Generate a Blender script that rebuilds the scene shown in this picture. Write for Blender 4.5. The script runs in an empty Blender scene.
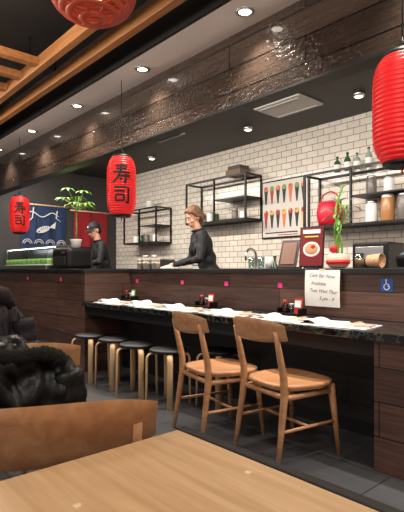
import bpy, bmesh, math, random
from mathutils import Vector, Matrix, noise, Euler
random.seed(7)
sc = bpy.context.scene
pi = math.pi

# ------------------------------------------------------------------ materials
def lin(c):
    return tuple(((x/255)/12.92 if x/255 <= .04045 else ((x/255+.055)/1.055)**2.4) for x in c) + (1,)

def mat(name, col, rough=.5, metal=0, emit=0, emitcol=None, spec=.5, bump=0, bscale=40, var=0, sheen=0, coat=0):
    m = bpy.data.materials.new(name); m.use_nodes = True
    nt = m.node_tree; b = nt.nodes['Principled BSDF']
    b.inputs['Base Color'].default_value = lin(col)
    b.inputs['Roughness'].default_value = rough
    b.inputs['Metallic'].default_value = metal
    b.inputs['Specular IOR Level'].default_value = spec
    if coat: b.inputs['Coat Weight'].default_value = coat
    if sheen: b.inputs['Sheen Weight'].default_value = sheen
    if emit:
        b.inputs['Emission Color'].default_value = lin(emitcol or col)
        b.inputs['Emission Strength'].default_value = emit
    if bump or var:
        tc = nt.nodes.new('ShaderNodeTexCoord'); n = nt.nodes.new('ShaderNodeTexNoise')
        n.inputs['Scale'].default_value = bscale; n.inputs['Detail'].default_value = 4
        nt.links.new(tc.outputs['Object'], n.inputs['Vector'])
        if bump:
            bp = nt.nodes.new('ShaderNodeBump'); bp.inputs['Strength'].default_value = bump
            bp.inputs['Distance'].default_value = .01
            nt.links.new(n.outputs['Fac'], bp.inputs['Height']); nt.links.new(bp.outputs['Normal'], b.inputs['Normal'])
        if var:
            r = nt.nodes.new('ShaderNodeValToRGB')
            r.color_ramp.elements[0].position = .3; r.color_ramp.elements[1].position = .7
            r.color_ramp.elements[0].color = lin([max(0, x*(1-var)) for x in col])
            r.color_ramp.elements[1].color = lin([min(255, x*(1+var)) for x in col])
            nt.links.new(n.outputs['Fac'], r.inputs['Fac']); nt.links.new(r.outputs['Color'], b.inputs['Base Color'])
    return m

def wood(name, c1, c2, axis=0, scale=6, rough=.4, stretch=14, coat=0):
    m = bpy.data.materials.new(name); m.use_nodes = True
    nt = m.node_tree; b = nt.nodes['Principled BSDF']; L = nt.links.new
    tc = nt.nodes.new('ShaderNodeTexCoord'); mp = nt.nodes.new('ShaderNodeMapping')
    s = [scale*stretch/3]*3; s[axis] = scale/3
    mp.inputs['Scale'].default_value = s
    L(tc.outputs['Object'], mp.inputs['Vector'])
    n = nt.nodes.new('ShaderNodeTexNoise'); n.inputs['Scale'].default_value = 1.6; n.inputs['Detail'].default_value = 6
    n.inputs['Distortion'].default_value = .6
    L(mp.outputs['Vector'], n.inputs['Vector'])
    r = nt.nodes.new('ShaderNodeValToRGB'); r.color_ramp.elements[0].position = .32; r.color_ramp.elements[1].position = .68
    r.color_ramp.elements[0].color = lin(c1); r.color_ramp.elements[1].color = lin(c2)
    L(n.outputs['Fac'], r.inputs['Fac']); L(r.outputs['Color'], b.inputs['Base Color'])
    bp = nt.nodes.new('ShaderNodeBump'); bp.inputs['Strength'].default_value = .08; bp.inputs['Distance'].default_value = .005
    L(n.outputs['Fac'], bp.inputs['Height']); L(bp.outputs['Normal'], b.inputs['Normal'])
    b.inputs['Roughness'].default_value = rough
    if coat: b.inputs['Coat Weight'].default_value = coat
    return m

def bricky(name, c1, c2, cm, w, h, mortar, rough=.3, grain=0, bump=.4, horizontal=False, offset=.5, coat=0, wav=0):
    """brick/plank pattern in metres; vertical surfaces use (x+y, z), horizontal use (x, y)"""
    m = bpy.data.materials.new(name); m.use_nodes = True
    nt = m.node_tree; b = nt.nodes['Principled BSDF']; L = nt.links.new
    tc = nt.nodes.new('ShaderNodeTexCoord'); sp = nt.nodes.new('ShaderNodeSeparateXYZ'); cb = nt.nodes.new('ShaderNodeCombineXYZ')
    L(tc.outputs['Object'], sp.inputs[0])
    if horizontal:
        L(sp.outputs[0], cb.inputs[0]); L(sp.outputs[1], cb.inputs[1])
    else:
        ad = nt.nodes.new('ShaderNodeMath'); ad.operation = 'ADD'
        L(sp.outputs[0], ad.inputs[0]); L(sp.outputs[1], ad.inputs[1]); L(ad.outputs[0], cb.inputs[0]); L(sp.outputs[2], cb.inputs[1])
    br = nt.nodes.new('ShaderNodeTexBrick'); br.inputs['Scale'].default_value = 1
    br.inputs['Brick Width'].default_value = w; br.inputs['Row Height'].default_value = h
    br.inputs['Mortar Size'].default_value = mortar; br.inputs['Mortar Smooth'].default_value = .2
    br.offset = offset
    br.inputs['Color1'].default_value = lin(c1); br.inputs['Color2'].default_value = lin(c2); br.inputs['Mortar'].default_value = lin(cm)
    L(cb.outputs[0], br.inputs['Vector'])
    out = br.outputs['Color']
    if grain:
        mp = nt.nodes.new('ShaderNodeMapping'); mp.inputs['Scale'].default_value = (2, 40, 1)
        L(cb.outputs[0], mp.inputs['Vector'])
        n = nt.nodes.new('ShaderNodeTexNoise'); n.inputs['Scale'].default_value = 1.5; n.inputs['Detail'].default_value = 6; n.inputs['Distortion'].default_value = .5
        L(mp.outputs[0], n.inputs['Vector'])
        r = nt.nodes.new('ShaderNodeMapRange'); r.inputs[1].default_value = .3; r.inputs[2].default_value = .7
        r.inputs[3].default_value = 1-grain; r.inputs[4].default_value = 1+grain
        L(n.outputs['Fac'], r.inputs[0])
        mx = nt.nodes.new('ShaderNodeVectorMath'); mx.operation = 'SCALE'
        L(out, mx.inputs[0]); L(r.outputs[0], mx.inputs['Scale']); out = mx.outputs[0]
    L(out, b.inputs['Base Color'])
    bp = nt.nodes.new('ShaderNodeBump'); bp.inputs['Strength'].default_value = bump; bp.inputs['Distance'].default_value = .004; bp.invert = True
    L(br.outputs['Fac'], bp.inputs['Height'])
    if wav:
        n2 = nt.nodes.new('ShaderNodeTexNoise'); n2.inputs['Scale'].default_value = 34; n2.inputs['Detail'].default_value = 3
        L(tc.outputs['Object'], n2.inputs['Vector'])
        bp2 = nt.nodes.new('ShaderNodeBump'); bp2.inputs['Strength'].default_value = wav; bp2.inputs['Distance'].default_value = .012
        L(n2.outputs['Fac'], bp2.inputs['Height']); L(bp2.outputs['Normal'], bp.inputs['Normal'])
    L(bp.outputs['Normal'], b.inputs['Normal'])
    b.inputs['Roughness'].default_value = rough
    if coat: b.inputs['Coat Weight'].default_value = coat
    return m

def glassmat(name, tint=(225, 235, 232), opa=.18):
    m = bpy.data.materials.new(name); m.use_nodes = True
    nt = m.node_tree; nt.nodes.clear(); L = nt.links.new
    o = nt.nodes.new('ShaderNodeOutputMaterial'); mx = nt.nodes.new('ShaderNodeMixShader')
    t = nt.nodes.new('ShaderNodeBsdfTransparent'); t.inputs[0].default_value = lin(tint)
    g = nt.nodes.new('ShaderNodeBsdfGlossy'); g.inputs['Roughness'].default_value = .05
    mx.inputs[0].default_value = opa
    L(t.outputs[0], mx.inputs[1]); L(g.outputs[0], mx.inputs[2]); L(mx.outputs[0], o.inputs[0])
    return m

M_tile = bricky('white_subway_tile', (226, 217, 205), (212, 204, 192), (136, 129, 120), .15, .075, .004, rough=.18, bump=.5)
M_plank = bricky('glossy_dark_planks', (70, 56, 48), (48, 39, 34), (8, 7, 7), 1.3, .168, .006, rough=.2, grain=.3, bump=.7, coat=.8, wav=.7)
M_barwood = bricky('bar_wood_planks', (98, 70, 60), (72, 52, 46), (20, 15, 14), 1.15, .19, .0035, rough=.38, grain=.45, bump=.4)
M_knee = bricky('knee_planks_shaded', (44, 36, 35), (34, 29, 29), (12, 10, 10), 1.15, .19, .0035, rough=.45, grain=.3, bump=.4)  # bar planks darkened: shade of the under-ledge recess put into the colour
M_floor = bricky('grey_floor_tile', (90, 91, 94), (72, 73, 77), (40, 40, 42), .6, .3, .004, rough=.35, horizontal=True, bump=.2, grain=.15)
M_black = mat('black_paint', (16, 16, 17), .5)
M_ceil = mat('dark_ceiling_paint', (30, 27, 26), .7, var=.1, bscale=3)
M_kceil = mat('kitchen_ceiling_paint', (40, 36, 34), .55)
M_soff = mat('soffit_plaster', (236, 228, 222), .55, var=.02, bscale=2)
M_endw = mat('end_wall_paint', (54, 51, 50), .7, var=.1, bscale=2)
M_warmw = mat('plaster_wall', (150, 138, 126), .8, var=.05, bscale=2)
M_metal = mat('brushed_steel', (190, 190, 190), .28, 1)
M_blackm = mat('black_metal', (18, 18, 19), .4, .3)
M_table = wood('oak_tabletop', (208, 166, 122), (230, 192, 148), 0, 5, .35, 16, coat=.25)
M_chair = wood('beech_chair', (180, 126, 88), (206, 154, 112), 1, 6, .35, 8, coat=.2)
M_leg = wood('birch_stool', (206, 166, 122), (230, 196, 154), 2, 6, .4, 8)
M_slat = wood('ceiling_slat_wood', (160, 104, 58), (188, 130, 78), 0, 5, .5, 10)
M_white = mat('white_ceramic', (236, 234, 230), .3)
M_paper = mat('white_paper', (240, 238, 236), .7)
M_red = mat('red_plastic', (196, 30, 34), .35)
M_ink = mat('black_ink', (14, 12, 12), .6)
M_glass = glassmat('clear_glass')
M_skin = mat('skin', (210, 158, 132), .5, var=.05, bscale=30)
M_lip = mat('lips', (176, 92, 84), .4)
M_eyew = mat('eye_white', (215, 212, 208), .3)
M_eyed = mat('eye_iris', (40, 26, 18), .2)
M_green = mat('leaf_green', (92, 150, 62), .45, var=.25, bscale=20)
M_stem = mat('stem_green', (110, 150, 60), .5)
M_bark = mat('bark', (120, 96, 66), .8, var=.2, bscale=30)

def stone():
    m = mat('dark_marble', (28, 34, 32), .12, coat=.3)
    nt = m.node_tree; b = nt.nodes['Principled BSDF']; L = nt.links.new
    tc = nt.nodes.new('ShaderNodeTexCoord'); n = nt.nodes.new('ShaderNodeTexNoise'); n.inputs['Scale'].default_value = 5; n.inputs['Detail'].default_value = 8; n.inputs['Distortion'].default_value = 2.5
    L(tc.outputs['Object'], n.inputs['Vector'])
    r = nt.nodes.new('ShaderNodeValToRGB'); e = r.color_ramp.elements
    e[0].position = .46; e[0].color = lin((20, 23, 24)); e[1].position = .5; e[1].color = lin((72, 80, 78))
    e2 = r.color_ramp.elements.new(.54); e2.color = lin((24, 28, 28))
    L(n.outputs['Fac'], r.inputs['Fac']); L(r.outputs['Color'], b.inputs['Base Color'])
    return m
M_stone = stone()

# ------------------------------------------------------------------ mesh builder
class B:
    def __init__(s, name):
        s.name = name; s.V = []; s.F = []; s.MI = []; s.SM = []; s.mats = []; s.T = Matrix.Identity(4)
    def mi(s, m):
        if m not in s.mats: s.mats.append(m)
        return s.mats.index(m)
    def raw(s, verts, faces, m, smooth=True, M=None):
        o = len(s.V); M = s.T @ (M or Matrix.Identity(4))
        s.V += [M @ Vector(v) for v in verts]
        s.F += [tuple(i+o for i in f) for f in faces]
        if callable(m):
            for f in faces:
                c = sum((Vector(verts[i]) for i in f), Vector())/len(f)
                s.MI.append(s.mi(m(c)))
        else:
            s.MI += [s.mi(m)]*len(faces)
        s.SM += [smooth]*len(faces)
    def box(s, c, size, m, bev=0, rot=(0, 0, 0), seg=2):
        bm = bmesh.new(); bmesh.ops.create_cube(bm, size=1)
        bmesh.ops.scale(bm, vec=size, verts=bm.verts)
        if bev: bmesh.ops.bevel(bm, geom=bm.edges[:], offset=bev, segments=seg, affect='EDGES', profile=.5)
        bm.verts.index_update()
        v = [x.co.copy() for x in bm.verts]; f = [[q.index for q in x.verts] for x in bm.faces]; bm.free()
        s.raw(v, f, m, False, Matrix.Translation(c) @ Euler(rot).to_matrix().to_4x4())
    def bb(s, x0, x1, y0, y1, z0, z1, m, bev=0):
        s.box(((x0+x1)/2, (y0+y1)/2, (z0+z1)/2), (abs(x1-x0), abs(y1-y0), abs(z1-z0)), m, bev)
    def tube(s, pts, rad, m, n=10, flat=1.0, up=None, caps=True, smooth=True):
        pts = [Vector(p) for p in pts]
        if not hasattr(rad, '__len__'): rad = [rad]*len(pts)
        V = []; F = []
        ref = Vector(up) if up else None
        prev = None
        for i, p in enumerate(pts):
            a = pts[max(0, i-1)]; b = pts[min(len(pts)-1, i+1)]
            t = (b-a).normalized()
            if prev is None:
                r0 = ref or (Vector((0, 0, 1)) if abs(t.z) < .9 else Vector((1, 0, 0)))
                u = (r0 - t*r0.dot(t)).normalized()
            else:
                u = (prev - t*prev.dot(t)).normalized()
            prev = u; w = t.cross(u)
            for k in range(n):
                an = 2*pi*k/n
                V.append(p + u*math.cos(an)*rad[i]*flat + w*math.sin(an)*rad[i])
        for i in range(len(pts)-1):
            for k in range(n):
                F.append((i*n+k, i*n+(k+1) % n, (i+1)*n+(k+1) % n, (i+1)*n+k))
        if caps:
            F.append(tuple(range(n))[::-1]); F.append(tuple((len(pts)-1)*n+k for k in range(n)))
        s.raw(V, F, m, smooth)
    def lathe(s, prof, m, n=24, c=(0, 0, 0), rot=(0, 0, 0), smooth=True, sx=1, sy=1, cap=True):
        V = []; F = []
        for r, z in prof:
            for k in range(n):
                V.append((r*math.cos(2*pi*k/n)*sx, r*math.sin(2*pi*k/n)*sy, z))
        for i in range(len(prof)-1):
            for k in range(n):
                F.append((i*n+k, i*n+(k+1) % n, (i+1)*n+(k+1) % n, (i+1)*n+k))
        if cap and prof[0][0] > 1e-4: F.append(tuple(range(n))[::-1])
        if cap and prof[-1][0] > 1e-4: F.append(tuple((len(prof)-1)*n+k for k in range(n)))
        s.raw(V, F, m, smooth, Matrix.Translation(c) @ Euler(rot).to_matrix().to_4x4())
    def ell(s, c, r, m, n=16, rot=(0, 0, 0)):
        V, F = ellip(c, r, n, rot); s.raw(V, F, m)
    def sheet(s, fn, nu, nv, m, thick=0, smooth=True):
        V = [Vector(fn(i/nu, j/nv)) for j in range(nv+1) for i in range(nu+1)]
        F = [(j*(nu+1)+i, j*(nu+1)+i+1, (j+1)*(nu+1)+i+1, (j+1)*(nu+1)+i) for j in range(nv) for i in range(nu)]
        s.raw(V, F, m, smooth)
    def done(s, loc=(0, 0, 0), rz=0, sub=0):
        me = bpy.data.meshes.new(s.name); me.from_pydata(s.V, [], s.F)
        for m in s.mats: me.materials.append(m)
        for p, mi, sm in zip(me.polygons, s.MI, s.SM):
            p.material_index = mi; p.use_smooth = sm
        me.update()
        o = bpy.data.objects.new(s.name, me); sc.collection.objects.link(o)
        o.location = loc; o.rotation_euler = (0, 0, rz)
        return o

def ellip(c, r, n=16, rot=(0, 0, 0)):
    V = []; F = []; h = n//2
    R = Euler(rot).to_matrix(); c = Vector(c)
    if not hasattr(r, '__len__'): r = (r, r, r)
    V.append(c + R @ Vector((0, 0, r[2])))
    for i in range(1, h):
        for k in range(n):
            a = pi*i/h; b = 2*pi*k/n
            V.append(c + R @ Vector((r[0]*math.sin(a)*math.cos(b), r[1]*math.sin(a)*math.sin(b), r[2]*math.cos(a))))
    V.append(c + R @ Vector((0, 0, -r[2])))
    for k in range(n): F.append((0, 1+k, 1+(k+1) % n))
    for i in range(h-2):
        for k in range(n):
            F.append((1+i*n+k, 1+(i+1)*n+k, 1+(i+1)*n+(k+1) % n, 1+i*n+(k+1) % n))
    e = len(V)-1; o = 1+(h-2)*n
    for k in range(n): F.append((o+k, e, o+(k+1) % n))
    return V, F

def cone(p0, p1, r0, r1, n=14):
    p0 = Vector(p0); p1 = Vector(p1); t = (p1-p0).normalized()
    a = Vector((0, 0, 1)) if abs(t.z) < .9 else Vector((1, 0, 0))
    u = (a-t*a.dot(t)).normalized(); w = t.cross(u); V = []; F = []
    rings = []
    for k in range(4): q = k/4*pi/2; rings.append((p0 - t*r0*math.cos(q), max(r0*math.sin(q), r0*.05)))
    rings.append((p0, r0)); rings.append((p1, r1))
    for k in range(1, 5): q = k/4*pi/2; rings.append((p1 + t*r1*math.sin(q), max(r1*math.cos(q), r1*.05)))
    for p, r in rings:
        for k in range(n): V.append(p+u*math.cos(2*pi*k/n)*r+w*math.sin(2*pi*k/n)*r)
    for i in range(len(rings)-1):
        for k in range(n): F.append((i*n+k, i*n+(k+1) % n, (i+1)*n+(k+1) % n, (i+1)*n+k))
    F.append(tuple(range(n))[::-1]); F.append(tuple((len(rings)-1)*n+k for k in range(n)))
    return V, F

def fuse(prims, voxel, smooth=3):
    V = []; F = []
    for v, f in prims:
        o = len(V); V += [tuple(x) for x in v]; F += [tuple(i+o for i in q) for q in f]
    me = bpy.data.meshes.new('tmp'); me.from_pydata(V, [], F)
    bm = bmesh.new(); bm.from_mesh(me); bmesh.ops.recalc_face_normals(bm, faces=bm.faces[:]); bm.to_mesh(me); bm.free()
    o = bpy.data.objects.new('tmp', me); sc.collection.objects.link(o)
    r = o.modifiers.new('r', 'REMESH'); r.mode = 'VOXEL'; r.voxel_size = voxel
    if smooth:
        q = o.modifiers.new('s', 'SMOOTH'); q.iterations = smooth; q.factor = .5
    dg = bpy.context.evaluated_depsgraph_get(); dg.update()
    m2 = bpy.data.meshes.new_from_object(o.evaluated_get(dg))
    v = [x.co.copy() for x in m2.vertices]; f = [tuple(p.vertices) for p in m2.polygons]
    bpy.data.objects.remove(o); bpy.data.meshes.remove(m2); bpy.data.meshes.remove(me)
    return v, f

def textmesh(body, size):
    cu = bpy.data.curves.new('t', 'FONT'); cu.body = body; cu.size = size; cu.align_x = 'CENTER'; cu.shear = .35
    o = bpy.data.objects.new('t', cu); sc.collection.objects.link(o)
    dg = bpy.context.evaluated_depsgraph_get(); dg.update()
    m2 = bpy.data.meshes.new_from_object(o.evaluated_get(dg))
    v = [x.co.copy() for x in m2.vertices]; f = [tuple(p.vertices) for p in m2.polygons]
    bpy.data.objects.remove(o); bpy.data.meshes.remove(m2)
    return v, f

# ------------------------------------------------------------------ room shell
YW = 4.56; XE = -7.5
def simple_box(name, x0, x1, y0, y1, z0, z1, m, bev=0):
    b = B(name); b.bb(x0, x1, y0, y1, z0, z1, m, bev); return b.done()
simple_box('floor', XE-.2, 2.5, -3.5, YW+.1, -.1, 0, M_floor)
simple_box('floor_kitchen', XE, .6, 3.3, YW, 0.0, .12, mat('kitchen_mat_floor', (70, 60, 56), .7))
simple_box('ceiling', XE-.2, 2.5, -3.5, 2.12, 3.1, 3.2, M_ceil)
simple_box('ceiling_kitchen', XE-.2, 2.5, 2.46, YW+.1, 2.75, 2.85, M_kceil)
simple_box('wall_back', XE-.1, 2.5, YW, YW+.1, 0, 2.75, M_tile)
simple_box('wall_left', XE-.1, XE, -3.5, YW, 0, 3.1, M_endw)
simple_box('wall_right', 2.5, 2.6, -3.5, YW+.1, 0, 3.1, M_warmw)
b = B('ceiling_soffit')
b.bb(XE, 2.5, 2.05, 2.36, 2.752, 3.1, M_soff)
b.bb(XE, 2.5, 2.02, 2.05, 2.752, 3.1, M_ceil)
b.done()
b = B('wood_header_beam')
b.bb(XE, 2.5, 2.36, 2.46, 2.25, 3.0, M_plank, .004)
b.bb(XE, 2.5, 2.35, 2.47, 2.235, 2.25, M_black)
b.done()
b = B('baseboard_left'); b.bb(XE, XE+.015, -3.5, 2.4, 0, .1, M_black); b.done()

# recessed downlights
M_lamp = mat('lamp_glow', (255, 244, 226), emit=10)
for x in (-.95, -2.06, -3.21, -4.36, -5.51, -6.66):
    b = B('recessed_downlight')
    b.lathe([(.040, -.001), (.06, -.001), (.063, -.005), (.052, -.011), (.042, -.010), (.040, -.001)], M_metal, 24, cap=False)
    b.lathe([(0.0, -.004), (.041, -.004), (.041, -.001)], M_lamp, 24, cap=False)
    b.done((x, 2.2, 2.752))
    l = bpy.data.lights.new('downlight_bulb', 'SPOT'); l.energy = 62; l.color = (1, .88, .74); l.spot_size = 1.9; l.spot_blend = .8; l.shadow_soft_size = .05
    o = bpy.data.objects.new('downlight_bulb', l); sc.collection.objects.link(o); o.location = (x, 2.2, 2.72)
for x, y in ((-3.7, 4.0), (-5.6, 4.0), (-2.3, 4.0)):
    b = B('ceiling_spotlight')
    b.lathe([(.0, 0), (.05, 0), (.055, -.01), (.05, -.035), (.0, -.035)], M_metal, 20)
    b.lathe([(.0, -.036), (.035, -.036), (.035, -.037), (0, -.0375)], M_lamp, 20)
    b.done((x, y, 2.75))

# air vents in the kitchen ceiling
M_vent = mat('vent_white', (176, 172, 168), .5)
def vent(x, y, sx, sy, slots):
    b = B('ceiling_vent'); b.box((0, 0, -.01), (sx, sy, .02), M_vent, .004)
    for i in range(slots):
        yy = -sy/2+.05+(sy-.1)*i/max(1, slots-1)
        b.box((0, yy, -.024), (sx-.08, .012, .008), M_black if slots > 2 else M_vent)
    b.done((x, y, 2.75))
vent(-2.5, 3.3, .40, .26, 5); vent(-2.95, 3.78, .56, .4, 2); vent(-4.6, 3.5, .5, .2, 5)

# ceiling slat canopy
b = B('wood_slat_canopy')
b.bb(XE+.02, -1.2, 1.77, 1.83, 2.74, 2.84, M_slat, .004)
b.bb(XE+.02, -1.9, 1.54, 1.60, 2.74, 2.84, M_slat, .004)
x = -3.75
while x > -7.3:
    b.bb(x-.04, x+.04, .2, 1.54, 2.76, 2.82, M_slat, .004); x -= .36
for x in (-2, -4, -6.8):
    b.bb(x-.015, x+.015, 1.79, 1.81, 2.84, 3.1, M_black); b.bb(x-.015, x+.015, 1.56, 1.58, 2.84, 3.1, M_black)
b.done()

# ------------------------------------------------------------------ bar
XC = -4.62
b = B('sushi_bar_counter')
b.bb(XE+.01, XC, 2.42, 3.3, 0.0, 1.075, M_barwood)
b.bb(XE+.01, XC+.02, 2.39, 3.3, 1.075, 1.112, M_black, .004)
b.bb(XC, -.5, 3.0, 3.26, 0.0, 1.075, M_barwood)
b.bb(XC+.02, -.48, 2.97, 3.3, 1.075, 1.112, M_black, .004)
b.bb(XC+.001, -.48, 2.38, 2.999, .715, .76, M_stone, .006)
b.bb(XC+.001, -.5, 2.44, 2.47, .62, .715, M_black)
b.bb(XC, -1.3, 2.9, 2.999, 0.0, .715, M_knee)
b.bb(XC, -1.3, 2.885, 2.9, 0.0, .09, M_black)
b.bb(-1.3, -.5, 2.42, 2.999, 0.0, .715, M_barwood)
b.done()

M_pink = mat('pink_sticky_note', (232, 60, 140), .6, emit=.1)
for x in (-4.48, -3.67, -3.04, -2.42):
    b = B('sticky_note'); b.box((0, 0, 0), (.045, .002, .04), M_pink); b.done((x, 2.998, .975))
for x in (-5.2, -6.2):
    b = B('sticky_note'); b.box((0, 0, 0), (.045, .002, .04), M_pink); b.done((x, 2.418, .99))
b = B('accessibility_sticker')
b.box((0, 0, 0), (.085, .002, .085), mat('sticker_blue', (30, 84, 170), .4))
b.lathe([(.017, -.001), (.017, .001), (.022, .001), (.022, -.001)], M_paper, 16, (0.0, -.002, -.012), (pi/2, 0, 0), cap=False)
b.box((-.004, -.002, .016), (.007, .001, .024), M_paper); b.ell((-.004, -.002, .033), (.006, .001, .006), M_paper, 8)
b.box((.014, -.002, -.01), (.02, .001, .006), M_paper, rot=(0, .5, 0))
b.done((-1.52, 2.998, 1.0))
b = B('handwritten_sign')
b.sheet(lambda u, v: ((u-.5)*.30, -.004-.006*math.sin(v*3), -.27*v), 8, 8, M_paper)
for k, t in enumerate(('Cash Bar Now', 'Available', 'Tues Wed Thur', '5 pm - 9')):
    v, f = textmesh(t, .036); b.raw(v, f, M_ink, False, Matrix.Translation(((.0, -.03, .01, .04)[k], -.0135, -.055-.056*k)) @ Euler((pi/2, 0.06, 0)).to_matrix().to_4x4())
b.box((0, -.003, -.002), (.05, .004, .02), mat('tape', (220, 214, 190), .3))
b.done((-2.0, 2.968, 1.10))

M_mprint = mat('menu_print', (170, 150, 140), .6)
def placemat(x, y, rz):
    b = B('paper_place_setting')
    b.box((0, 0, .002), (.46, .27, .003), M_paper, .001)
    b.box((-.04, .02, .008), (.16, .2, .009), M_white, .003, (0, 0, .1))
    b.box((.1, 0, .008), (.035, .24, .006), M_paper, .002, (0, 0, -.08))
    b.tube([(.098, -.1, .014), (.09, .14, .014)], .004, M_leg, 6); b.tube([(.108, -.1, .014), (.102, .14, .014)], .004, M_leg, 6)
    h0 = .02+.02*random.random(); o0 = random.uniform(-.03, .03)
    b.sheet(lambda u, v: (-.19+.13*u+o0, -.1+.2*v, .008+h0*math.sin(u*pi)+.004*math.sin(v*9)), 8, 8, M_paper)
    b.box((.17, .04+o0, .009), (.1, .13, .007), M_mprint, .002, (0, 0, .3+o0*8))
    b.done((x, y, .76), rz)
for x, y, r in ((-4.22, 2.57, .05), (-3.68, 2.59, -.09), (-3.13, 2.56, .07), (-2.58, 2.58, -.08), (-2.05, 2.57, .05), (-1.62, 2.56, .12)):
    placemat(x, y, r)

M_soy = mat('soy_sauce', (40, 18, 10), .15)
M_card = mat('menu_card_red', (200, 40, 40), .5)
def caddy(x, y, c2, rz=0):
    b = B('condiment_caddy')
    b.box((0, 0, .008), (.2, .1, .016), M_blackm, .003)
    for sx in (-1, 1): b.box((sx*.098, 0, .03), (.006, .1, .045), M_blackm)
    b.box((0, .048, .03), (.2, .006, .045), M_blackm)
    b.lathe([(0, .016), (.024, .016), (.026, .03), (.026, .065), (.012, .085), (.012, .095)], M_soy, 16, (-.06, 0, 0))
    b.lathe([(0.013, .093), (.014, .095), (.014, .11), (0, .112)], M_red, 16, (-.06, 0, 0))
    b.lathe([(0, .016), (.02, .016), (.02, .07), (.016, .074)], M_glass, 16, (-.005, .01, 0))
    b.lathe([(.019, .07), (.02, .085), (0, .088)], M_metal, 16, (-.005, .01, 0))
    b.box((.055, .01, .07), (.07, .004, .11), c2, 0, (-.12, 0, 0)); b.box((.055, .006, .085), (.055, .003, .05), M_paper, 0, (-.12, 0, 0))
    b.done((x, y, .761), rz)
caddy(-3.16, 2.86, M_card); caddy(-2.2, 2.86, M_card); caddy(-4.42, 2.86, M_green)

# ------------------------------------------------------------------ lanterns
M_lant = bpy.data.materials.new('red_lantern_paper'); M_lant.use_nodes = True
_b = M_lant.node_tree.nodes['Principled BSDF']; _b.inputs['Base Color'].default_value = lin((218, 36, 40)); _b.inputs['Roughness'].default_value = .4
_b.inputs['Emission Color'].default_value = lin((230, 24, 26)); _b.inputs['Emission Strength'].default_value = .3
J = [[(.2, .88), (.8, .88)], [(.25, .73), (.75, .73)], [(.08, .57), (.92, .57)], [(.5, 1.0), (.46, .6), (.32, .3), (.08, .05)],
     [(.3, .38), (.95, .38)], [(.7, .5), (.7, .05), (.58, .1)], [(.42, .27), (.52, .16)]]
S = [[(.12, .9), (.86, .9), (.86, .08), (.7, .14)], [(.12, .7), (.66, .7)], [(.2, .5), (.62, .5), (.62, .2), (.2, .2), (.2, .5)]]
def lantern(x, y, z, text=True, R=.125, Hh=.25):
    b = B('red_paper_lantern')
    prof = []; N = 23
    def rad(t): return R*(1-abs(t)**5*.34)
    for i in range(N*6+1):
        t = -1+2*i/(N*6); ph = (i % 6)/6
        prof.append((rad(t) + .006*math.sin(ph*pi) - .003, t*Hh))
    b.lathe(prof, M_lant, 40)
    for sgn in (-1, 1):
        b.lathe([(R*.66, sgn*Hh-.012), (R*.68, sgn*Hh), (R*.62, sgn*(Hh+.018)), (R*.5, sgn*(Hh+.02))], M_black, 32)
    b.tube([(0, 0, Hh+.02), (0, 0, Hh+.09)], .004, M_black, 6)
    b.tube([(0, 0, Hh+.09), (0, 0, 2.7519-z)], .003, M_black, 6)
    b.tube([(-R*.5, 0, Hh+.015), (0, 0, Hh+.08), (R*.5, 0, Hh+.015)], .003, M_black, 6)
    b.tube([(0, 0, -Hh-.015), (0, 0, -Hh-.05)], .004, M_red, 6)
    if text:
        a0 = math.atan2(-y, -x)
        def put(strokes, cz, sz):
            for st in strokes:
                pts = []
                for p, q in zip(st, st[1:]):
                    n = 6
                    for k in range(n): pts.append(Vector((p[0]+(q[0]-p[0])*k/n, p[1]+(q[1]-p[1])*k/n)))
                pts.append(Vector(st[-1])); V = []; F = []
                for i, p in enumerate(pts):
                    t = (pts[min(i+1, len(pts)-1)]-pts[max(i-1, 0)]).normalized(); nn = Vector((-t.y, t.x))
                    for sg in (-1, 1):
                        q = p+nn*sg*.055
                        zz = cz+(q.y-.5)*sz; an = a0+(q.x-.5)*sz/R
                        rr = rad(zz/Hh)+.0055
                        V.append((rr*math.cos(an), rr*math.sin(an), zz))
                for i in range(len(pts)-1): F.append((2*i, 2*i+1, 2*i+3, 2*i+2))
                b.raw(V, F, M_ink, False)
        q = Hh/.25
        put(J, .088*q, .17*q); put(S, -.092*q, .16*q)
    b.done((x, y, z))
lantern(-.975, 2.065, 1.815, False, Hh=.235)
lantern(-3.53, 2.2, 1.83)
lantern(-5.9, 2.2, 1.79, R=.118, Hh=.22)

# pendant lamp (ribbed wood)
M_pend = mat('pendant_rust_wood', (160, 62, 44), .45, emit=.1, emitcol=(210, 70, 30))
b = B('slatted_pendant_lamp')
for i in range(13):
    t = -1+2*i/12; r = .24*math.sqrt(max(.08, 1-t*t*.9))
    b.lathe([(r-.035, t*.15-.004), (r, t*.15-.004), (r, t*.15+.006), (r-.035, t*.15+.006), (r-.035, t*.15-.004)], M_pend, 36, cap=False)
for k in range(8):
    a = k*pi/4
    b.tube([(math.cos(a)*.24*math.sqrt(max(.08, 1-t*t*.9))*.9, math.sin(a)*.24*math.sqrt(max(.08, 1-t*t*.9))*.9, t*.15) for t in [-1+j*.2 for j in range(11)]], .006, M_pend, 6)
b.ell((0, 0, 0), .06, mat('pendant_bulb', (255, 200, 150), emit=3), 16); b.tube([(0, 0, .05), (0, 0, .46)], .006, M_black, 6)
b.done((-2.35, 1.28, 2.64))

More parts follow.
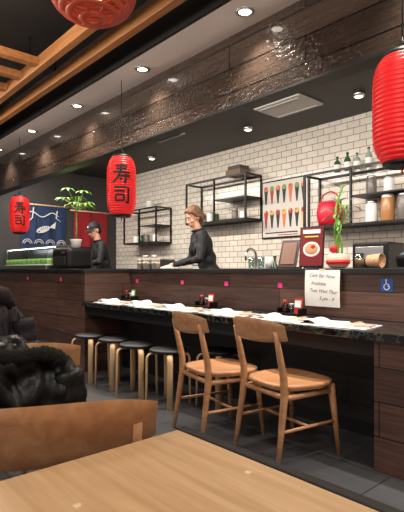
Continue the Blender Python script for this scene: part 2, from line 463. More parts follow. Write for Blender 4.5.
# ------------------------------------------------------------------ chairs & stools
def chair(x, y, rz, name='wooden_dining_chair'):
    b = B(name)
    N = 40
    def outline(a):
        c, s_ = math.cos(a), math.sin(a)
        ex = .55
        px = abs(c)**ex*math.copysign(1, c); py = abs(s_)**ex*math.copysign(1, s_)
        w = .225 if py > 0 else .225-.03*(-py)
        return px*w, py*.215
    V = []; F = []
    rr = [0, .35, .7, .9, 1.0]
    V.append((0, 0, .437))
    for r in rr[1:]:
        for k in range(N):
            px, py = outline(2*pi*k/N)
            V.append((px*r, py*r, .437 + .015*r**3 - (.004 if r == 1 else 0)))
    for k in range(N): px, py = outline(2*pi*k/N); V.append((px, py, .425))
    for k in range(N): px, py = outline(2*pi*k/N); V.append((px*.93, py*.93, .414))
    for k in range(N): F.append((0, 1+k, 1+(k+1) % N))
    for i in range(5):
        for k in range(N): F.append((1+i*N+k, 1+(i+1)*N+k, 1+(i+1)*N+(k+1) % N, 1+i*N+(k+1) % N))
    F.append(tuple(1+5*N+k for k in range(N)))
    b.raw(V, F, M_chair)
    for s_ in (-1, 1):
        b.tube([(s_*.205, -.255, 0), (s_*.198, -.225, .2), (s_*.19, -.195, .4), (s_*.188, -.2, .5), (s_*.19, -.235, .65), (s_*.192, -.262, .76)],
               [.013, .018, .023, .022, .018, .014], M_chair, 10)
        b.tube([(s_*.205, .215, 0), (s_*.18, .175, .42)], [.013, .023], M_chair, 10)
        b.tube([(s_*.185, -.2, .38), (s_*.18, .165, .38)], .017, M_chair, 8)
        b.tube([(s_*.2, -.232, .2), (s_*.193, .195, .2)], .010, M_chair, 8)
    b.tube([(-.18, -.19, .385), (.18, -.19, .385)], .017, M_chair, 8)
    b.tube([(-.175, .165, .385), (.175, .165, .385)], .017, M_chair, 8)
    b.tube([(-.197, -.02, .2), (.197, -.02, .2)], .010, M_chair, 8)
    nu = 24; nv = 8; V = []; F = []
    for side in (0, 1):
        for j in range(nv+1):
            for i in range(nu+1):
                u = -1+2*i/nu; v = -1+2*j/nv
                hh = .068*(1-.38*abs(u)**3)
                x_ = u*.245; y_ = -.305+.075*u*u + v*(-.012)
                z_ = .755+v*hh + .006*(1-u*u)
                th = .010*math.sqrt(max(0, 1-(abs(v))**6))*math.sqrt(max(0, 1-abs(u)**10))
                V.append((x_, y_ + (th if side else -th), z_))
    st = (nu+1)*(nv+1)
    for side in (0, 1):
        for j in range(nv):
            for i in range(nu):
                a = side*st+j*(nu+1)+i; q = (a, a+1, a+nu+2, a+nu+1)
                F.append(q if side == 0 else q[::-1])
    b.raw(V, F, M_chair)
    return b.done((x, y, 0), rz)
PB = Vector((-2.04, .74, 0)); PC = Vector((-2.78, .80, 0))
chair(-1.80, 2.31, -.19)
chair(-2.33, 2.24, -.24)
chair(-1.2, .52, math.radians(66))
chair(PB.x, PB.y, math.radians(70))
chair(PC.x, PC.y, math.radians(80))

M_seat = mat('black_stool_seat', (20, 20, 22), .45)
def stool(x, y, rz):
    b = B('round_stool')
    b.lathe([(0, .428), (.145, .428), (.155, .434), (.155, .45), (.148, .456), (0, .458)], M_seat, 32)
    for k in range(4):
        a = k*pi/2+pi/4
        d = Vector((math.cos(a), math.sin(a), 0)); pts = []
        pts.append(d*.04+Vector((0, 0, .42)))
        pts.append(d*.115+Vector((0, 0, .42)))
        for j in range(7):
            q = j/6*pi/2; pts.append(d*(.125+.05*math.sin(q))+Vector((0, 0, .37+.05*math.cos(q))))
        pts.append(d*.182+Vector((0, 0, .0)))
        b.tube(pts, .025, M_leg, 8, flat=.42, up=(0, 0, 1))
    return b.done((x, y, 0), rz)
stool(-4.27, 2.30, .3); stool(-3.87, 2.34, .1); stool(-3.47, 2.32, .4); stool(-3.07, 2.36, .2); stool(-2.76, 2.64, .0)

# ------------------------------------------------------------------ foreground table
b = B('restaurant_table')
b.bb(-.83, .55, -.35, .665, .705, .74, M_table, .003)
b.bb(-.835, .555, .665, .69, .70, .742, M_black, .003)
b.bb(-.835, .555, -.375, -.35, .70, .742, M_black, .003)
b.bb(-.2, -.1, .1, .2, .03, .705, M_blackm, .005); b.bb(-.45, .15, .12, .18, 0, .03, M_blackm, .005); b.bb(-.18, -.12, -.15, .45, 0, .03, M_blackm, .005)
b.done()

# ------------------------------------------------------------------ coats over the chairs
M_puff = mat('black_puffer_fabric', (13, 13, 15), .42, bump=.5, bscale=25)
M_rib = mat('plum_ribbed_fabric', (30, 19, 32), .6, bump=.3, bscale=60)
M_fur = mat('dark_fur', (16, 14, 15), .9, bump=1, bscale=90)
def coat(name, m, w, h, dp, mode):
    b = B(name); nu = 110; nv = 90; V = []; F = []
    for i in range(nu+1):
        u = -1+2*i/nu
        e = max(.02, (1-abs(u)**3.2))**.5
        for j in range(nv):
            a = 2*pi*j/nv
            ca, sa = math.cos(a), math.sin(a)
            yy = math.copysign(abs(ca)**.8, ca)*dp*e
            zz = math.copysign(abs(sa)**.85, sa)*h*(e**.6)
            if zz < 0: zz *= 1.35; yy *= 1.1
            zz -= .13*abs(u)**1.8*h/.25
            nrm = Vector((0, ca/dp, sa/h)).normalized()
            if mode == 'rib': dsp = .012*abs(math.sin(u*24+1.6*noise.noise(Vector((u*2, zz*5, 0)))+zz*5))
            else: dsp = .024*abs(math.sin(zz*26+u*3+2.8*noise.noise(Vector((u*2.5, ca, 3)))))
            p = Vector((u*w, yy, zz)); dsp += .05*noise.noise(p*6+Vector((3, 1, 2)))+.03*noise.noise(p*15)
            dsp -= .02*abs(noise.noise(p*9+Vector((7, 7, 7))))
            V.append(p+nrm*dsp)
    for i in range(nu):
        for j in range(nv): F.append((i*nv+j, i*nv+(j+1) % nv, (i+1)*nv+(j+1) % nv, (i+1)*nv+j))
    F.append(tuple(range(nv))[::-1]); F.append(tuple(nu*nv+k for k in range(nv)))
    b.raw(V, F, m)
    for s_ in (-1, 1):
        pts = []; rad = []
        for k in range(30):
            t = k/29
            pts.append((s_*(w*.78+.03*math.sin(t*3)), -dp*.6-.05*t, h*.35-.52*t)); rad.append(.055-.02*t+.008*abs(math.sin(t*26)))
        b.tube(pts, rad, m, 16)
    return b
b = coat('puffer_jacket', M_puff, .235, .17, .085, 'puff')
pts = []; rad = []
for k in range(60):
    t = k/59; pts.append((-.17+.34*t, -.055-.035*math.sin(t*pi), .135+.012*math.sin(t*9)-.05*(2*t-1)**2)); rad.append(.024+.010*random.random())
b.tube(pts, rad, M_fur, 12)
b.box((.10, -.135, -.06), (.035, .004, .022), mat('jacket_label', (190, 180, 200), .5), 0, (.2, 0, .1))
fw = Vector((-math.sin(math.radians(70)), math.cos(math.radians(70)), 0))
b.done(PB+Vector((0, 0, .665))-fw*.28, math.radians(70))
b = coat('quilted_coat', M_rib, .225, .25, .105, 'rib')
b.tube([(-.12, -.02, .15), (-.08, -.05, .21), (0, -.06, .235), (.08, -.05, .21), (.12, -.02, .15)], [.04, .05, .05, .05, .04], M_rib, 14)
fw = Vector((-math.sin(math.radians(80)), math.cos(math.radians(80)), 0))
b.done(PC+Vector((0, 0, .76))-fw*.27, math.radians(80))

# ------------------------------------------------------------------ back kitchen
b = B('back_counter')
b.bb(-7.0, -.2, 4.05, YW-.012, .12, .92, mat('steel_cabinet', (90, 90, 92), .35, .8)); b.bb(-7.02, -.18, 4.02, YW-.012, .92, .96, M_metal, .004)
b.done()
def wall_shelf(x0, x1, z0, z1, y0=4.26, mids=(.5,), name='metal_wall_shelf'):
    b = B(name); r = .011; y1 = YW-.012
    for x in (x0, x1):
        for y in (y0, y1): b.box((x, y, (z0+z1)/2), (2*r, 2*r, z1-z0), M_blackm)
        for z in (z0, z1): b.box((x, (y0+y1)/2, z), (2*r, y1-y0, 2*r), M_blackm)
    for z in (z0, z1):
        for y in (y0, y1): b.box(((x0+x1)/2, y, z), (x1-x0, 2*r, 2*r), M_blackm)
    b.box(((x0+x1)/2, (y0+y1)/2, z0), (x1-x0, y1-y0, .016), M_blackm)
    for t in mids:
        xa = x0+(x1-x0)*t
        b.box(((xa+x1)/2, (y0+y1)/2, z0+(z1-z0)*.5), (x1-xa, y1-y0, .014), M_blackm)
        b.box((xa, y0, (z0+z1)/2), (2*r, 2*r, z1-z0), M_blackm)
    return b.done()
wall_shelf(-5.12, -3.98, 1.74, 2.30)
wall_shelf(-6.75, -5.85, 1.53, 2.07)
wall_shelf(-3.1, -1.85, 1.56, 2.13, mids=(.45,))

def bottle(x, y, z, h, r, m, name='sake_bottle', cap=M_black):
    b = B(name)
    b.lathe([(0, 0), (r*.95, 0), (r, .01), (r, h*.55), (r*.9, h*.63), (r*.36, h*.78), (r*.32, h*.95), (r*.36, h*.955), (r*.36, h), (0, h)], m, 18)
    b.lathe([(r*.38, h*.93), (r*.4, h*.93), (r*.4, h*1.01), (0, h*1.015)], cap, 14)
    b.lathe([(r*1.01, h*.15), (r*1.015, h*.16), (r*1.015, h*.45), (r*1.01, h*.46)], M_paper, 18, cap=False)
    b.done((x, y, z))
def jar(x, y, z, h, r, m, lid=M_metal, name='storage_jar'):
    b = B(name)
    b.lathe([(0, 0), (r*.95, 0), (r, .008), (r, h*.8), (r*.85, h*.88), (r*.85, h*.9), (0, h*.9)], m, 20)
    b.lathe([(r*.88, h*.88), (r*.9, h*.89), (r*.9, h), (0, h*1.01)], lid, 20)
    b.done((x, y, z))
M_amber = mat('amber_jar', (176, 122, 76), .25); M_grayj = mat('grey_jar', (112, 106, 100), .3); M_gdark = mat('green_bottle', (54, 84, 58), .12)
M_clr = mat('clear_bottle', (150, 160, 150), .15)
for x, hh in ((-2.78, .2), (-2.66, .23), (-2.55, .2), (-2.42, .24)): bottle(x, 4.4, 2.142, hh*.8, .035, M_gdark if x < -2.6 else M_clr)
jar(-2.2, 4.36, 1.57, .26, .065, M_amber, M_white); jar(-2.04, 4.36, 1.57, .26, .065, M_grayj); jar(-2.38, 4.38, 1.57, .22, .06, M_white)
jar(-2.38, 4.38, 1.857, .18, .05, M_grayj); jar(-2.2, 4.38, 1.857, .15, .05, M_white)
b = B('red_gift_basket')
b.lathe([(0, 0), (.1, 0), (.13, .06), (.14, .15), (.12, .24), (.11, .25), (.13, .15), (.12, .06), (0, .01)], mat('magenta_red', (206, 30, 60), .4), 24)
b.tube([(.12*math.cos(a), 0, .24+.13*math.sin(a)) for a in [pi*k/12 for k in range(13)]], .008, M_red, 8)
b.ell((0, 0, .22), (.1, .1, .06), mat('pink_tissue', (220, 90, 110), .6, bump=1, bscale=20), 16)
b.done((-2.86, 4.38, 1.569))
for i, x in enumerate((-4.9, -4.78, -4.66, -4.3, -4.15)): jar(x, 4.4, 1.749, .12+.03*(i % 2), .045, (M_grayj, M_white, M_gdark)[i % 3])
b = B('folded_box_stack')
b.box((0, 0, .04), (.26, .18, .08), mat('kraft_board', (120, 100, 82), .8), .003); b.box((.01, 0, .105), (.22, .17, .05), mat('grey_card', (80, 76, 74), .8), .003)
b.done((-4.25, 4.4, 2.312))
for i, x in enumerate((-6.6, -6.45, -6.3, -6.05)): jar(x, 4.4, 1.539, .14, .05, (M_white, M_gdark, M_grayj)[i % 3])
b = B('stacked_bowls')
for i in range(5): b.lathe([(.03, .02*i), (.06, .02*i+.03), (.065, .02*i+.04), (.058, .02*i+.035), (.03, .02*i+.008)], M_white, 20)
b.done((-6.2, 4.4, 2.082))
for i, x in enumerate((-3.55, -3.42, -3.3, -3.12, -2.95)): bottle(x, 4.3, .96, .3+.05*(i % 2), .04, (M_gdark, M_amber, M_grayj, M_white, M_gdark)[i], 'glass_bottle')
b = B('rice_cooker')
b.lathe([(0, 0), (.15, 0), (.17, .03), (.175, .2), (.17, .24), (.12, .29), (.03, .31), (0, .31)], mat('cooker_white', (210, 208, 204), .3), 28)
b.lathe([(.176, .195), (.18, .2), (.176, .215)], M_metal, 28, cap=False); b.box((0, 0, .32), (.07, .03, .025), M_black, .006); b.box((0, -.175, .09), (.08, .02, .06), M_black, .004)
b.done((-4.75, 4.28, .96))
b = B('microwave_oven')
b.box((0, 0, .15), (.5, .36, .3), mat('appliance_dark', (40, 40, 42), .3), .01); b.box((-.06, -.183, .15), (.32, .008, .22), mat('oven_glass', (12, 12, 14), .08)); b.tube([(.12, -.2, .05), (.12, -.2, .25)], .007, M_metal, 8)
for k in range(4): b.ell((.19, -.182, .07+.05*k), (.014, .006, .014), M_metal, 10)
b.done((-5.9, 4.3, .96))
b = B('drink_dispenser')
b.box((0, 0, .2), (.36, .34, .4), M_blackm, .015); b.box((0, -.175, .3), (.28, .012, .12), M_metal, .004); b.box((0, -.2, .02), (.3, .14, .03), M_metal, .004)
for k in (-.09, 0, .09): b.tube([(k, -.19, .25), (k, -.22, .24), (k, -.22, .17)], .012, M_black, 8)
b.done((-2.25, 4.27, .96))
b = B('gooseneck_faucet')
pts = [(0, 0, 0), (0, 0, .3)]+[(0, -.09+.09*math.cos(a), .3+.09*math.sin(a)) for a in [pi*k/10 for k in range(1, 11)]]+[(0, -.18, .25)]
b.tube(pts, .014, M_metal, 10); b.lathe([(0, 0), (.03, 0), (.028, .03), (.016, .05)], M_metal, 16); b.tube([(.02, 0, .05), (.08, 0, .09)], .007, M_metal, 8)
b.done((-3.75, 4.2, .96))
b = B('sushi_roll_poster')
b.box((0, 0, 0), (.72, .02, .72), M_blackm, .002); b.box((0, -.011, 0), (.68, .004, .68), mat('poster_paper', (206, 200, 194), .5))
cols = [mat('nori_print', (40, 50, 44), .6), mat('salmon_print', (214, 110, 76), .6), mat('tuna_print', (176, 54, 54), .6), mat('avocado_print', (130, 156, 80), .6), mat('egg_print', (216, 176, 90), .6)]
for r in range(2):
    for c in range(7):
        cx = -.285+.095*c; cz = .19-.30*r
        b.raw([(cx-.033, -.0145, cz+.07), (cx+.033, -.0145, cz+.07), (cx+.010, -.0145, cz-.12), (cx-.010, -.0145, cz-.12)], [(0, 3, 2, 1)], cols[0] if (r+c) % 3 != 1 else cols[(c+r) % 4+1], False)
        b.ell((cx, -.0145, cz+.072), (.033, .002, .032), cols[(c*2+r) % 4+1], 12); b.ell((cx-.01, -.016, cz+.085), (.015, .002, .014), cols[(c+2*r+1) % 4+1], 8)
b.box((-.05, -.014, -.29), (.5, .002, .014), M_ink); b.box((.05, -.014, -.32), (.3, .002, .01), cols[2])
b.done((-3.60, YW-.0101, 1.85))

# noren curtains on the end wall
M_navy = mat('navy_noren', (24, 46, 84), .8, bump=.2, bscale=200); M_cream = mat('cream_print', (200, 200, 196), .8)
M_redc = mat('red_curtain', (140, 20, 30), .8, bump=.2, bscale=200)
def noren(name, y0, y1, z0, z1, m, motif, n=3):
    b = B(name); w = (y1-y0)/n
    for k in range(n):
        b.sheet(lambda u, v: (.035+.012*math.sin(u*9+k)*v, y0+w*k+.006+(w-.012)*u, z1-(z1-z0)*v), 14, 10, m)
    b.tube([(.03, y0-.06, z1), (.03, y1+.06, z1)], .013, M_leg, 8)
    if motif:
        yc = (y0+y1)/2; zc = (z0+z1)/2-.02
        b.ell((.052, yc-.02, zc-.02), (.003, .12, .05), M_cream, 24, (0.35, 0, 0))
        b.raw([(.053, yc+.08, zc+.02), (.053, yc+.2, zc+.12), (.053, yc+.18, zc-.0)], [(0, 1, 2)], M_cream, False)
        b.ell((.056, yc-.09, zc-.055), (.003, .014, .014), M_navy, 10)
        for q in range(4): b.tube([(.056, yc-.05+.035*q, zc+.02+.01*q), (.056, yc-.065+.035*q, zc-.04+.01*q)], .004, M_navy, 6)
        for q in range(4):
            cy = y0+.1+.19*q
            for rr_ in (.045, .075):
                b.tube([(.053, cy+rr_*math.cos(t), z0+.08+rr_*math.sin(t)) for t in [pi*j/10 for j in range(11)]], .006, M_cream, 6)
        b.tube([(.053, yc-.3+.05*j, z1-.16+.04*math.sin(j*.9)) for j in range(12)], .010, M_cream, 6)
        b.tube([(.053, yc-.18, z1-.05), (.053, yc-.2, z1-.22), (.053, yc-.26, z1-.28)], .010, M_cream, 6)
        b.tube([(.053, yc+.22, z1-.08), (.053, yc+.2, z1-.2), (.053, yc+.28, z1-.26)], .010, M_cream, 6)
    b.done((XE, 0, 0))
noren('blue_noren_curtain', 2.80, 3.56, 1.44, 2.16, M_navy, True)
noren('red_noren_curtain', 3.70, 4.36, 1.5, 2.12, M_redc, False, 2)

# ------------------------------------------------------------------ sushi display case on bar
M_casefill = mat('case_fill_strip', (250, 252, 255), emit=5)  # glowing strip added to brighten the contents of the case
M_lett = mat('lettuce', (150, 186, 96), .5)
b = B('sushi_display_case')
x0, x1 = -7.4, -5.72; z0 = 1.112; y0, y1 = 2.46, 2.85
b.bb(x0, x1, y0, y1, z0, z0+.05, M_metal, .005)
b.bb(x0, x1, y1-.02, y1, z0+.05, z0+.29, M_metal, .003); b.bb(x0, x1, y0+.1, y1, z0+.29, z0+.31, M_metal, .004)
b.bb(x0+.02, x1-.02, y0+.12, y0+.14, z0+.278, z0+.289, M_casefill)
b.sheet(lambda u, v: (x0+(x1-x0)*u, y0+.1-.1*math.sin(v*pi/2), z0+.05+.24*math.cos(v*pi/2)), 2, 8, M_glass)
for x in (x0, (x0+x1)/2, x1-.01): b.bb(x, x+.012, y0+.1, y0+.112, z0+.05, z0+.29, M_metal)
for i in range(10):
    cx = x0+.1+i*.165
    b.bb(cx-.07, cx+.07, y0+.06, y1-.04, z0+.052, z0+.065, M_white, .003)
    mm = (M_green, cols[1], cols[3], cols[2], M_green, cols[4])[i % 6]
    for q in range(3): b.ell((cx-.035+.035*q, y0+.2, z0+.1), (.018, .09, .032), mm, 10)
    for q in range(4): b.ell((cx-.05+.034*q, y0+.1+.01*(q % 2), z0+.105), (.022, .03, .04), M_green if q % 2 else M_lett, 8)
b.done()
b = B('refrigeration_unit')
b.box((0, 0, .13), (.46, .34, .26), M_blackm, .05, seg=4); b.box((0, -.172, .1), (.32, .008, .1), mat('grille', (60, 60, 62), .4))
for k in range(6): b.box((0, -.178, .06+.016*k), (.3, .004, .006), M_black)
b.box((.1, -.172, .2), (.08, .006, .03), M_metal)
b.done((-5.44, 2.68, 1.112))
M_cream2 = mat('cup_cream', (222, 208, 190), .4)
b = B('cup_stack_row')
for i in range(5):
    for j in range(3 if i % 2 else 2):
        b.lathe([(.026, j*.04), (.034, j*.04+.075), (.036, j*.04+.075), (.034, j*.04+.07), (.024, j*.04+.005), (0, j*.04+.005)], M_white if i % 2 else M_cream2, 20, (i*.085, 0.02*(i % 2), 0))
b.done((-4.52, 3.06, 1.112))

def leaf(b, p, d, L, W, m, droop=.3):
    d = Vector(d).normalized(); side = d.cross(Vector((0, 0, 1)))
    side = side.normalized() if side.length > .01 else Vector((1, 0, 0))
    V = []; F = []; n = 6
    for i in range(n+1):
        t = i/n; w = W*math.sin(pi*min(1, t*.92+.05))**.8*.5
        c = Vector(p)+d*L*t+Vector((0, 0, -droop*L*t*t))
        V += [c-side*w+Vector((0, 0, .1*w)), c, c+side*w+Vector((0, 0, .1*w))]
    for i in range(n):
        a = i*3; F += [(a, a+1, a+4, a+3), (a+1, a+2, a+5, a+4)]
    b.raw(V, F, m)
b = B('potted_money_tree')
b.lathe([(0, 0), (.05, 0), (.07, .1), (.075, .11), (.066, .11), (.06, .09), (0, .09)], M_white, 24)
b.lathe([(0, .092), (.062, .092)], M_bark, 20, cap=False)
b.tube([(0, 0, .08), (.015, .0, .22), (-.01, .01, .36), (.02, 0, .56)], [.013, .012, .01, .008], M_bark, 8)
M_yg = mat('yellow_green_leaf', (150, 160, 70), .5, var=.2, bscale=20)
for k in range(12):
    a = k*2.4; e = .1+1.2*random.random(); l0 = .10+.08*random.random()
    tip = Vector((.01+math.cos(a)*l0, math.sin(a)*l0, .52+l0*e*1.1)); b.tube([(.01, 0, .44+.009*k), tip], .0035, M_stem, 5)
    for q in range(5):
        aa = a+(q-2)*.75
        leaf(b, tip, (math.cos(aa), math.sin(aa), .25), .115, .042, M_green if (k+q) % 3 else M_yg, .6)
b.done((-5.46, 2.74, 1.373))
# ------------------------------------------------------------------ objects on the right part of the bar top
ZT = 1.113
b = B('framed_menu_sign')
b.box((0, 0, .17), (.20, .014, .32), M_black, .003, (-.1, 0, 0))
b.box((0, -.009, .17), (.18, .004, .30), mat('sign_red', (120, 26, 32), .4), 0, (-.1, 0, 0))
b.ell((0, -.012, .15), (.07, .006, .06), M_paper, 24, (-.1, 0, 0)); b.ell((0, -.016, .155), (.055, .006, .045), mat('noodle_print', (200, 150, 110), .5), 20, (-.1, 0, 0)); b.ell((.015, -.02, .17), (.02, .004, .018), cols[2], 10)
b.box((0, -.018, .045), (.16, .004, .05), M_paper, 0, (-.1, 0, 0)); b.box((0, -.0, .29), (.14, .012, .03), M_paper, 0, (-.1, 0, 0)); b.box((0, -.003, .25), (.11, .012, .012), cols[4], 0, (-.1, 0, 0))
b.tube([(0, .005, .28), (0, .09, .0)], .005, M_black, 6); b.box((0, .03, .006), (.12, .12, .012), M_black, .002)
b.done((-2.2, 3.12, ZT), .25)
b = B('menu_stand')
b.box((0, .02, .12), (.16, .012, .26), mat('menu_dark', (60, 28, 26), .4), .003, (-.45, 0, 0)); b.box((0, .011, .125), (.12, .003, .2), mat('menu_tan', (120, 84, 66), .5), 0, (-.45, 0, 0))
b.box((0, .03, .006), (.16, .16, .012), M_black, .002); b.tube([(0, .1, .01), (0, .06, .2)], .006, M_black, 6)
b.done((-2.44, 3.13, ZT), .3)
b = B('lucky_bamboo_plant')
b.lathe([(0, 0), (.05, 0), (.075, .02), (.085, .06), (.08, .1), (.06, .11), (.055, .105), (0, .1)], mat('bamboo_pot', (214, 190, 170), .3), 24)
b.lathe([(.081, .03), (.089, .045), (.087, .06), (.086, .03)], M_red, 24, cap=False)
for k, (dx, dy, h) in enumerate(((0, 0, .50), (.02, .015, .34), (-.02, .01, .40), (.01, -.02, .27))):
    pts = [(dx+.03*math.sin(t*7+k)*t, dy+.02*math.cos(t*7)*t, .1+h*t) for t in [i/14 for i in range(15)]]
    b.tube(pts, [.008+.0015*(i % 3 == 0) for i in range(15)], M_stem, 8)
    tip = pts[-1]
    for q in range(8):
        a = q*2.1+k; leaf(b, tip if q < 5 else pts[9], (math.cos(a), math.sin(a), .9), .17, .022, M_green if q % 2 else M_stem, .7)
b.lathe([(0.0, .11), (.03, .13), (.034, .16), (.02, .17), (0, .17)], M_red, 12, (-.02, -.03, 0))
b.done((-1.965, 3.12, ZT))
b = B('woven_straw_cup')
b.lathe([(0, 0), (.038, 0), (.042, .01), (.05, .1), (.052, .105), (.046, .1), (.036, .01), (0, .01)], mat('straw_peach', (216, 166, 130), .6, bump=1, bscale=120, var=.2), 24, (-.05, 0, .053), (0, pi/2, 0))
b.done((-1.66, 3.1, ZT))
b = B('glass_tumbler'); b.lathe([(0, 0), (.03, 0), (.036, .11), (.033, .11), (.028, .008), (0, .008)], M_glass, 20); b.lathe([(0, .008), (.028, .009), (.031, .07), (0, .07)], M_amber, 16); b.done((-1.8, 3.14, ZT))
b = B('payment_terminal')
b.box((0, 0, .065), (.14, .16, .08), M_blackm, .015, (.3, 0, 0)); b.box((0, -.04, .095), (.09, .06, .006), mat('screen_grey', (90, 110, 120), .1), 0, (.3, 0, 0))
for i in range(3):
    for j in range(3): b.box((-.03+.03*i, -.075+.012*j, .078+.004*j), (.02, .008, .006), M_metal, 0, (.3, 0, 0))
b.done((-1.42, 3.13, ZT))
for x, m in ((-2.75, M_glass), (-2.86, M_glass), (-2.66, M_white)):
    b = B('drinking_glass'); b.lathe([(0, 0), (.028, 0), (.034, .1), (.031, .1), (.026, .008), (0, .008)], m, 18); b.done((x, 3.14, ZT))

# ------------------------------------------------------------------ people
def hand(wrist, d, up, side, curl=.6, s=1.0):
    d = Vector(d).normalized(); up = Vector(up); up = (up-d*up.dot(d)).normalized(); r = d.cross(up)*side
    w = Vector(wrist); P = []
    P.append(cone(w-d*.03, w+d*.01, .024*s, .025*s))
    for k in range(4):
        o = (k-1.5)*.019*s
        P.append(cone(w+r*o*.7+d*.01, w+r*o+d*.075*s, .014*s, .011*s))
    for k, L in enumerate((.068, .078, .072, .055)):
        o = (1.5-k)*.021*s; p = w+r*o+d*.078*s; a = .15
        for seg, ln in enumerate((.42, .33, .25)):
            a += curl*(.5+.35*seg)
            q = p+(d*math.cos(a)-up*math.sin(a)+r*(1.5-k)*.05)*L*ln*s
            P.append(cone(p, q, (.0092-.0008*seg)*s, (.0085-.0008*seg)*s)); p = q
    p = w+r*.022*s+d*.02*s; q = p+(r*.75+d*.6-up*.25)*.045*s; P.append(cone(p, q, .013*s, .011*s))
    q2 = q+(r*.15+d*.85-up*.45)*.032*s; P.append(cone(q, q2, .0105*s, .0085*s))
    return fuse(P, .0042*s, 1)

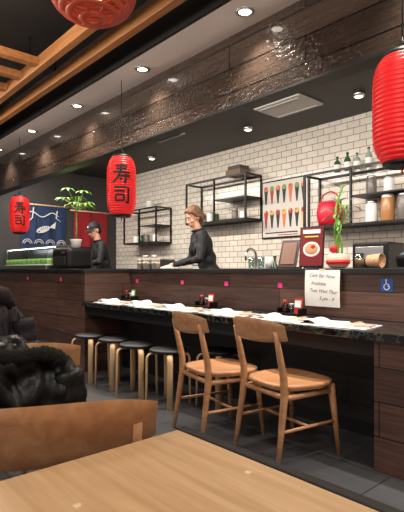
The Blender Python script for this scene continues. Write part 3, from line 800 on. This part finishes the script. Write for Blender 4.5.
def person(name, loc, fdir, top, trouser, headtilt, headyaw, wr, el, female, scale=1.0, lean=.0):
    b = B(name); a = math.atan2(fdir[1], fdir[0])-pi/2
    Y = lambda z: lean*max(0, z-.95)
    P = []
    for s_ in (-1, 1):
        P.append(cone((s_*.09, Y(.9), .9), (s_*.1, .03, .49), .085, .058)); P.append(cone((s_*.1, .03, .49), (s_*.1, 0, .09), .056, .038))
        P.append(ellip((s_*.1, .06, .045), (.045, .13, .045)))
    hw = .175 if female else .165
    P.append(ellip((0, 0, .95), (hw, .125, .13)))
    P.append(ellip((0, Y(1.1), 1.1), (.135 if female else .155, .105, .17)))
    P.append(ellip((0, Y(1.28), 1.27), (.165 if female else .19, .122, .19), rot=(-lean*.6, 0, 0)))
    sw = .165 if female else .19
    P.append(cone((-sw, Y(1.4), 1.385), (sw, Y(1.4), 1.385), .062, .062))
    P.append(cone((0, Y(1.38), 1.38), (0, Y(1.45)+.005, 1.44), .085, .06))
    if female:
        for s_ in (-1, 1): P.append(ellip((s_*.07, Y(1.25)+.09, 1.24), (.06, .05, .06)))
    for s_, w_, e_ in ((1, wr[0], el[0]), (-1, wr[1], el[1])):
        sh = Vector((s_*(sw+.01), Y(1.4), 1.38)); e = Vector(e_); w = Vector(w_)
        P.append(cone(sh, e, .058, .046)); P.append(cone(e, w, .046, .034))
        P.append(ellip(e.lerp(w, .05), (.05, .05, .05)))
    v, f = fuse(P, .014, 4)
    v = [p+Vector((noise.noise(p*14), noise.noise(p*14+Vector((9, 0, 0))), noise.noise(p*14+Vector((0, 9, 0)))))*.010 for p in v]
    b.raw(v, f, lambda c: M_black if c.z < .085 else (trouser if c.z < .93 else top))
    hx = Vector((0, Y(1.5)+.04, 1.60 if female else 1.61))
    v, f = fuse([cone((0, Y(1.4), 1.40), hx+Vector((0, -.02, -.06)), .05 if female else .055, .045 if female else .05)], .008, 1); b.raw(v, f, M_skin)
    b.tube([(math.cos(t)*.07, Y(1.45)+math.sin(t)*.065, 1.455+.012*math.sin(t+pi)) for t in [2*pi*k/20 for k in range(21)]], .013, top, 8, caps=False)
    for s_, w_, e_ in ((1, wr[0], el[0]), (-1, wr[1], el[1])):
        d = (Vector(w_)-Vector(e_)).normalized(); d = (d+Vector((0, .3, 0))).normalized()
        v, f = hand(Vector(w_)+d*.035, d, (0, 0.1, 1), -s_, .55); b.raw(v, f, M_skin)
        b.tube([Vector(w_)-d*.02, Vector(w_)+d*.012], [.037, .037], top, 14)
    HM = Matrix.Translation(hx) @ Euler((-headtilt, 0, headyaw)).to_matrix().to_4x4()
    jw = .049 if female else .054; nr = .0105 if female else .0125
    Hp = [ellip((0, -.012, .03), (.074, .094, .093), 24), ellip((0, .028, -.045), (jw, .064, .068 if female else .072), 20), ellip((0, .055, -.088), (.021 if female else .026, .026, .02)),
          cone((0, .082, .012), (0, .103, -.026), .007, nr), ellip((0.011, .094, -.03), (.008, .009, .007)), ellip((-.011, .094, -.03), (.008, .009, .007)),
          ellip((0, .068, .03), (.050, .015, .011)), ellip((0, .082, -.062), (.021, .011, .013))]
    for s_ in (-1, 1):
        Hp += [ellip((s_*.039, .056, -.026), (.021, .021, .020)), ellip((s_*.075, -.012, -.008), (.009, .018, .03), rot=(0, 0, s_*.3))]
    v, f = fuse(Hp, .005, 2); b.raw(v, f, M_skin, True, HM)
    old = b.T; b.T = HM
    hm = bpy.data.materials['hair_'+name]
    for s_ in (-1, 1):
        b.ell((s_*.031, .0735, .008), (.013, .011, .0065), M_eyew, 12); b.ell((s_*.031, .083, .007), (.0055, .003, .0055), M_eyed, 10)
        b.tube([(s_*.018, .0815, .015), (s_*.031, .084, .0165), (s_*.044, .075, .012)], .0022, M_eyed, 6)
        b.tube([(s_*.014, .087, .028), (s_*.03, .087, .034), (s_*.047, .076, .03)], .0028, hm, 6)
    b.ell((0, .0935, -.058), (.019, .0055, .004), M_lip, 10); b.ell((0, .092, -.066), (.017, .006, .0045), M_lip, 10)
    if female:
        # hair swept back over the ears into a low bun
        Q = [ellip((0, -.022, .05), (.083, .098, .088), 24), ellip((0, -.07, -.005), (.072, .052, .08), 18), ellip((0, -.005, .088), (.066, .078, .046), 18)]
        for s_ in (-1, 1): Q += [cone((s_*.060, .035, .078), (s_*.080, -.02, .0), .020, .018), cone((s_*.078, -.03, .0), (s_*.045, -.085, -.06), .018, .016)]
        Q += [ellip((0, -.13, -.03), (.042, .036, .042), 16), cone((0, -.09, -.03), (0, -.125, -.03), .035, .025),
              cone((.05, -.08, -.04), (.055, -.07, -.11), .014, .007), cone((-.05, -.08, -.04), (-.058, -.065, -.10), .014, .007)]
        v, f = fuse(Q, .006, 1)
        v = [p+Vector((p.x, p.y, 0)).normalized()*(.003*math.sin(math.atan2(p.y, p.x)*34+p.z*16)+.007*noise.noise(p*22)) for p in v]
        b.raw(v, f, hm)
    else:
        v, f = fuse([ellip((0, -.03, .03), (.081, .09, .085), 20), ellip((0, -.06, -.02), (.07, .05, .06), 16)], .008, 1); b.raw(v, f, hm)
        M_cap = mat('cap_cloth', (22, 24, 34), .7)
        b.lathe([(.09*math.cos(t), .045+.085*math.sin(t)) for t in [pi/2*k/10 for k in range(10)]]+[(0.001, .13)], M_cap, 28, (0, -.012, 0), sy=1.12)
        b.lathe([(.091, .038), (.093, .038), (.093, .05), (.091, .05)], M_cap, 28, (0, -.012, 0), sy=1.1, cap=False)
        V = []; F = []
        for i in range(13):
            an = pi*(.14+.72*i/12)
            for r_, zz in ((.0, .045), (.035, .043), (.068, .034)):
                V.append((math.cos(an)*(.09+r_*.15), -.012+math.sin(an)*(.1+r_), zz-.012*abs(math.cos(an))))
        for i in range(12):
            for k in range(2): F.append((i*3+k, i*3+k+1, i*3+k+4, i*3+k+3))
        b.raw(V, F, M_cap); b.raw([Vector(p)-Vector((0, 0, .005)) for p in V], F, M_cap)
        b.ell((0, -.012, .131), .007, M_cap, 8)
        b.ell((0, .083, .078), (.016, .004, .013), M_paper, 12, (.35, 0, 0))
    b.T = old
    o = b.done(loc, a); o.scale = (scale,)*3
    return o
mat('hair_female_cook', (108, 78, 54), .55, var=.35, bscale=60, bump=.6); mat('hair_sushi_chef', (20, 16, 14), .5)
M_jk = mat('black_jacket', (22, 22, 25), .7, bump=.3, bscale=70); M_tr = mat('dark_trousers', (26, 28, 34), .8)
person('female_cook', (-3.90, 3.60, .12), (-.45, -.89), M_jk, M_tr, .42, .3, [(.15, .40, 1.06), (-.02, .42, 1.06)], [(.26, .17, 1.12), (-.25, .20, 1.12)], True, .98, .3)
person('sushi_chef', (-6.14, 3.56, .12), (-.25, -.97), M_jk, M_tr, .42, .2, [(.16, .36, 1.08), (-.1, .38, 1.08)], [(.30, .14, 1.13), (-.28, .17, 1.13)], False, .97, .25)
b = B('folded_towel'); b.sheet(lambda u, v: (-.1+.2*u, -.05+.1*v, .02+.012*math.sin(u*pi)*math.sin(v*pi)+.003*math.sin(u*14)), 14, 8, M_paper); b.box((0, 0, .009), (.2, .1, .018), M_paper, .006); b.done((-4.02, 3.10, ZT))

# ------------------------------------------------------------------ lights
def area(name, loc, rot, sx, sy, e, col):
    l = bpy.data.lights.new(name, 'AREA'); l.shape = 'RECTANGLE'; l.size = sx; l.size_y = sy; l.energy = e; l.color = col
    o = bpy.data.objects.new(name, l); sc.collection.objects.link(o); o.location = loc; o.rotation_euler = rot; return o
b = B('hidden_fill_housing'); b.bb(-7.2, 1.2, 2.461, 2.56, 2.60, 2.66, M_white, .004)  # housing added for the kitchen fill, hidden behind the header
for x in (-7, -5, -3, -1, 1): b.bb(x-.01, x+.01, 2.5, 2.52, 2.66, 2.75, M_blackm)
b.done()
area('kitchen_fill_light', (-3.0, 2.6, 2.58), (math.radians(26), 0, 0), 8.2, .08, 190, (1, .92, .82))  # added fill light, out of view, brightens the kitchen and tile wall
for x, y, e in ((-3.2, .6, 52), (-.6, .9, 42), (-.5, -1.3, 58), (-5.2, .6, 66), (1.2, .8, 42)):  # unseen fill lights added at ceiling height to brighten the dining side
    l = bpy.data.lights.new('dining_fill_light', 'POINT'); l.energy = e; l.color = (1, .87, .73); l.shadow_soft_size = .18
    o = bpy.data.objects.new('dining_fill_light', l); sc.collection.objects.link(o); o.location = (x, y, 2.55)

w = bpy.data.worlds.new('World'); sc.world = w; w.use_nodes = True
w.node_tree.nodes['Background'].inputs[0].default_value = (1, .97, .95, 1); w.node_tree.nodes['Background'].inputs[1].default_value = .55

# ------------------------------------------------------------------ camera
cam = bpy.data.cameras.new('camera'); co = bpy.data.objects.new('camera', cam); sc.collection.objects.link(co)
cam.sensor_fit = 'VERTICAL'; cam.sensor_height = 36; cam.lens = 470/512*36; cam.shift_y = 14/512; cam.clip_start = .02
co.location = (0, 0, 1.1); co.rotation_euler = (pi/2, 0, math.radians(48.35))
sc.camera = co
sc.view_settings.view_transform = 'Standard'
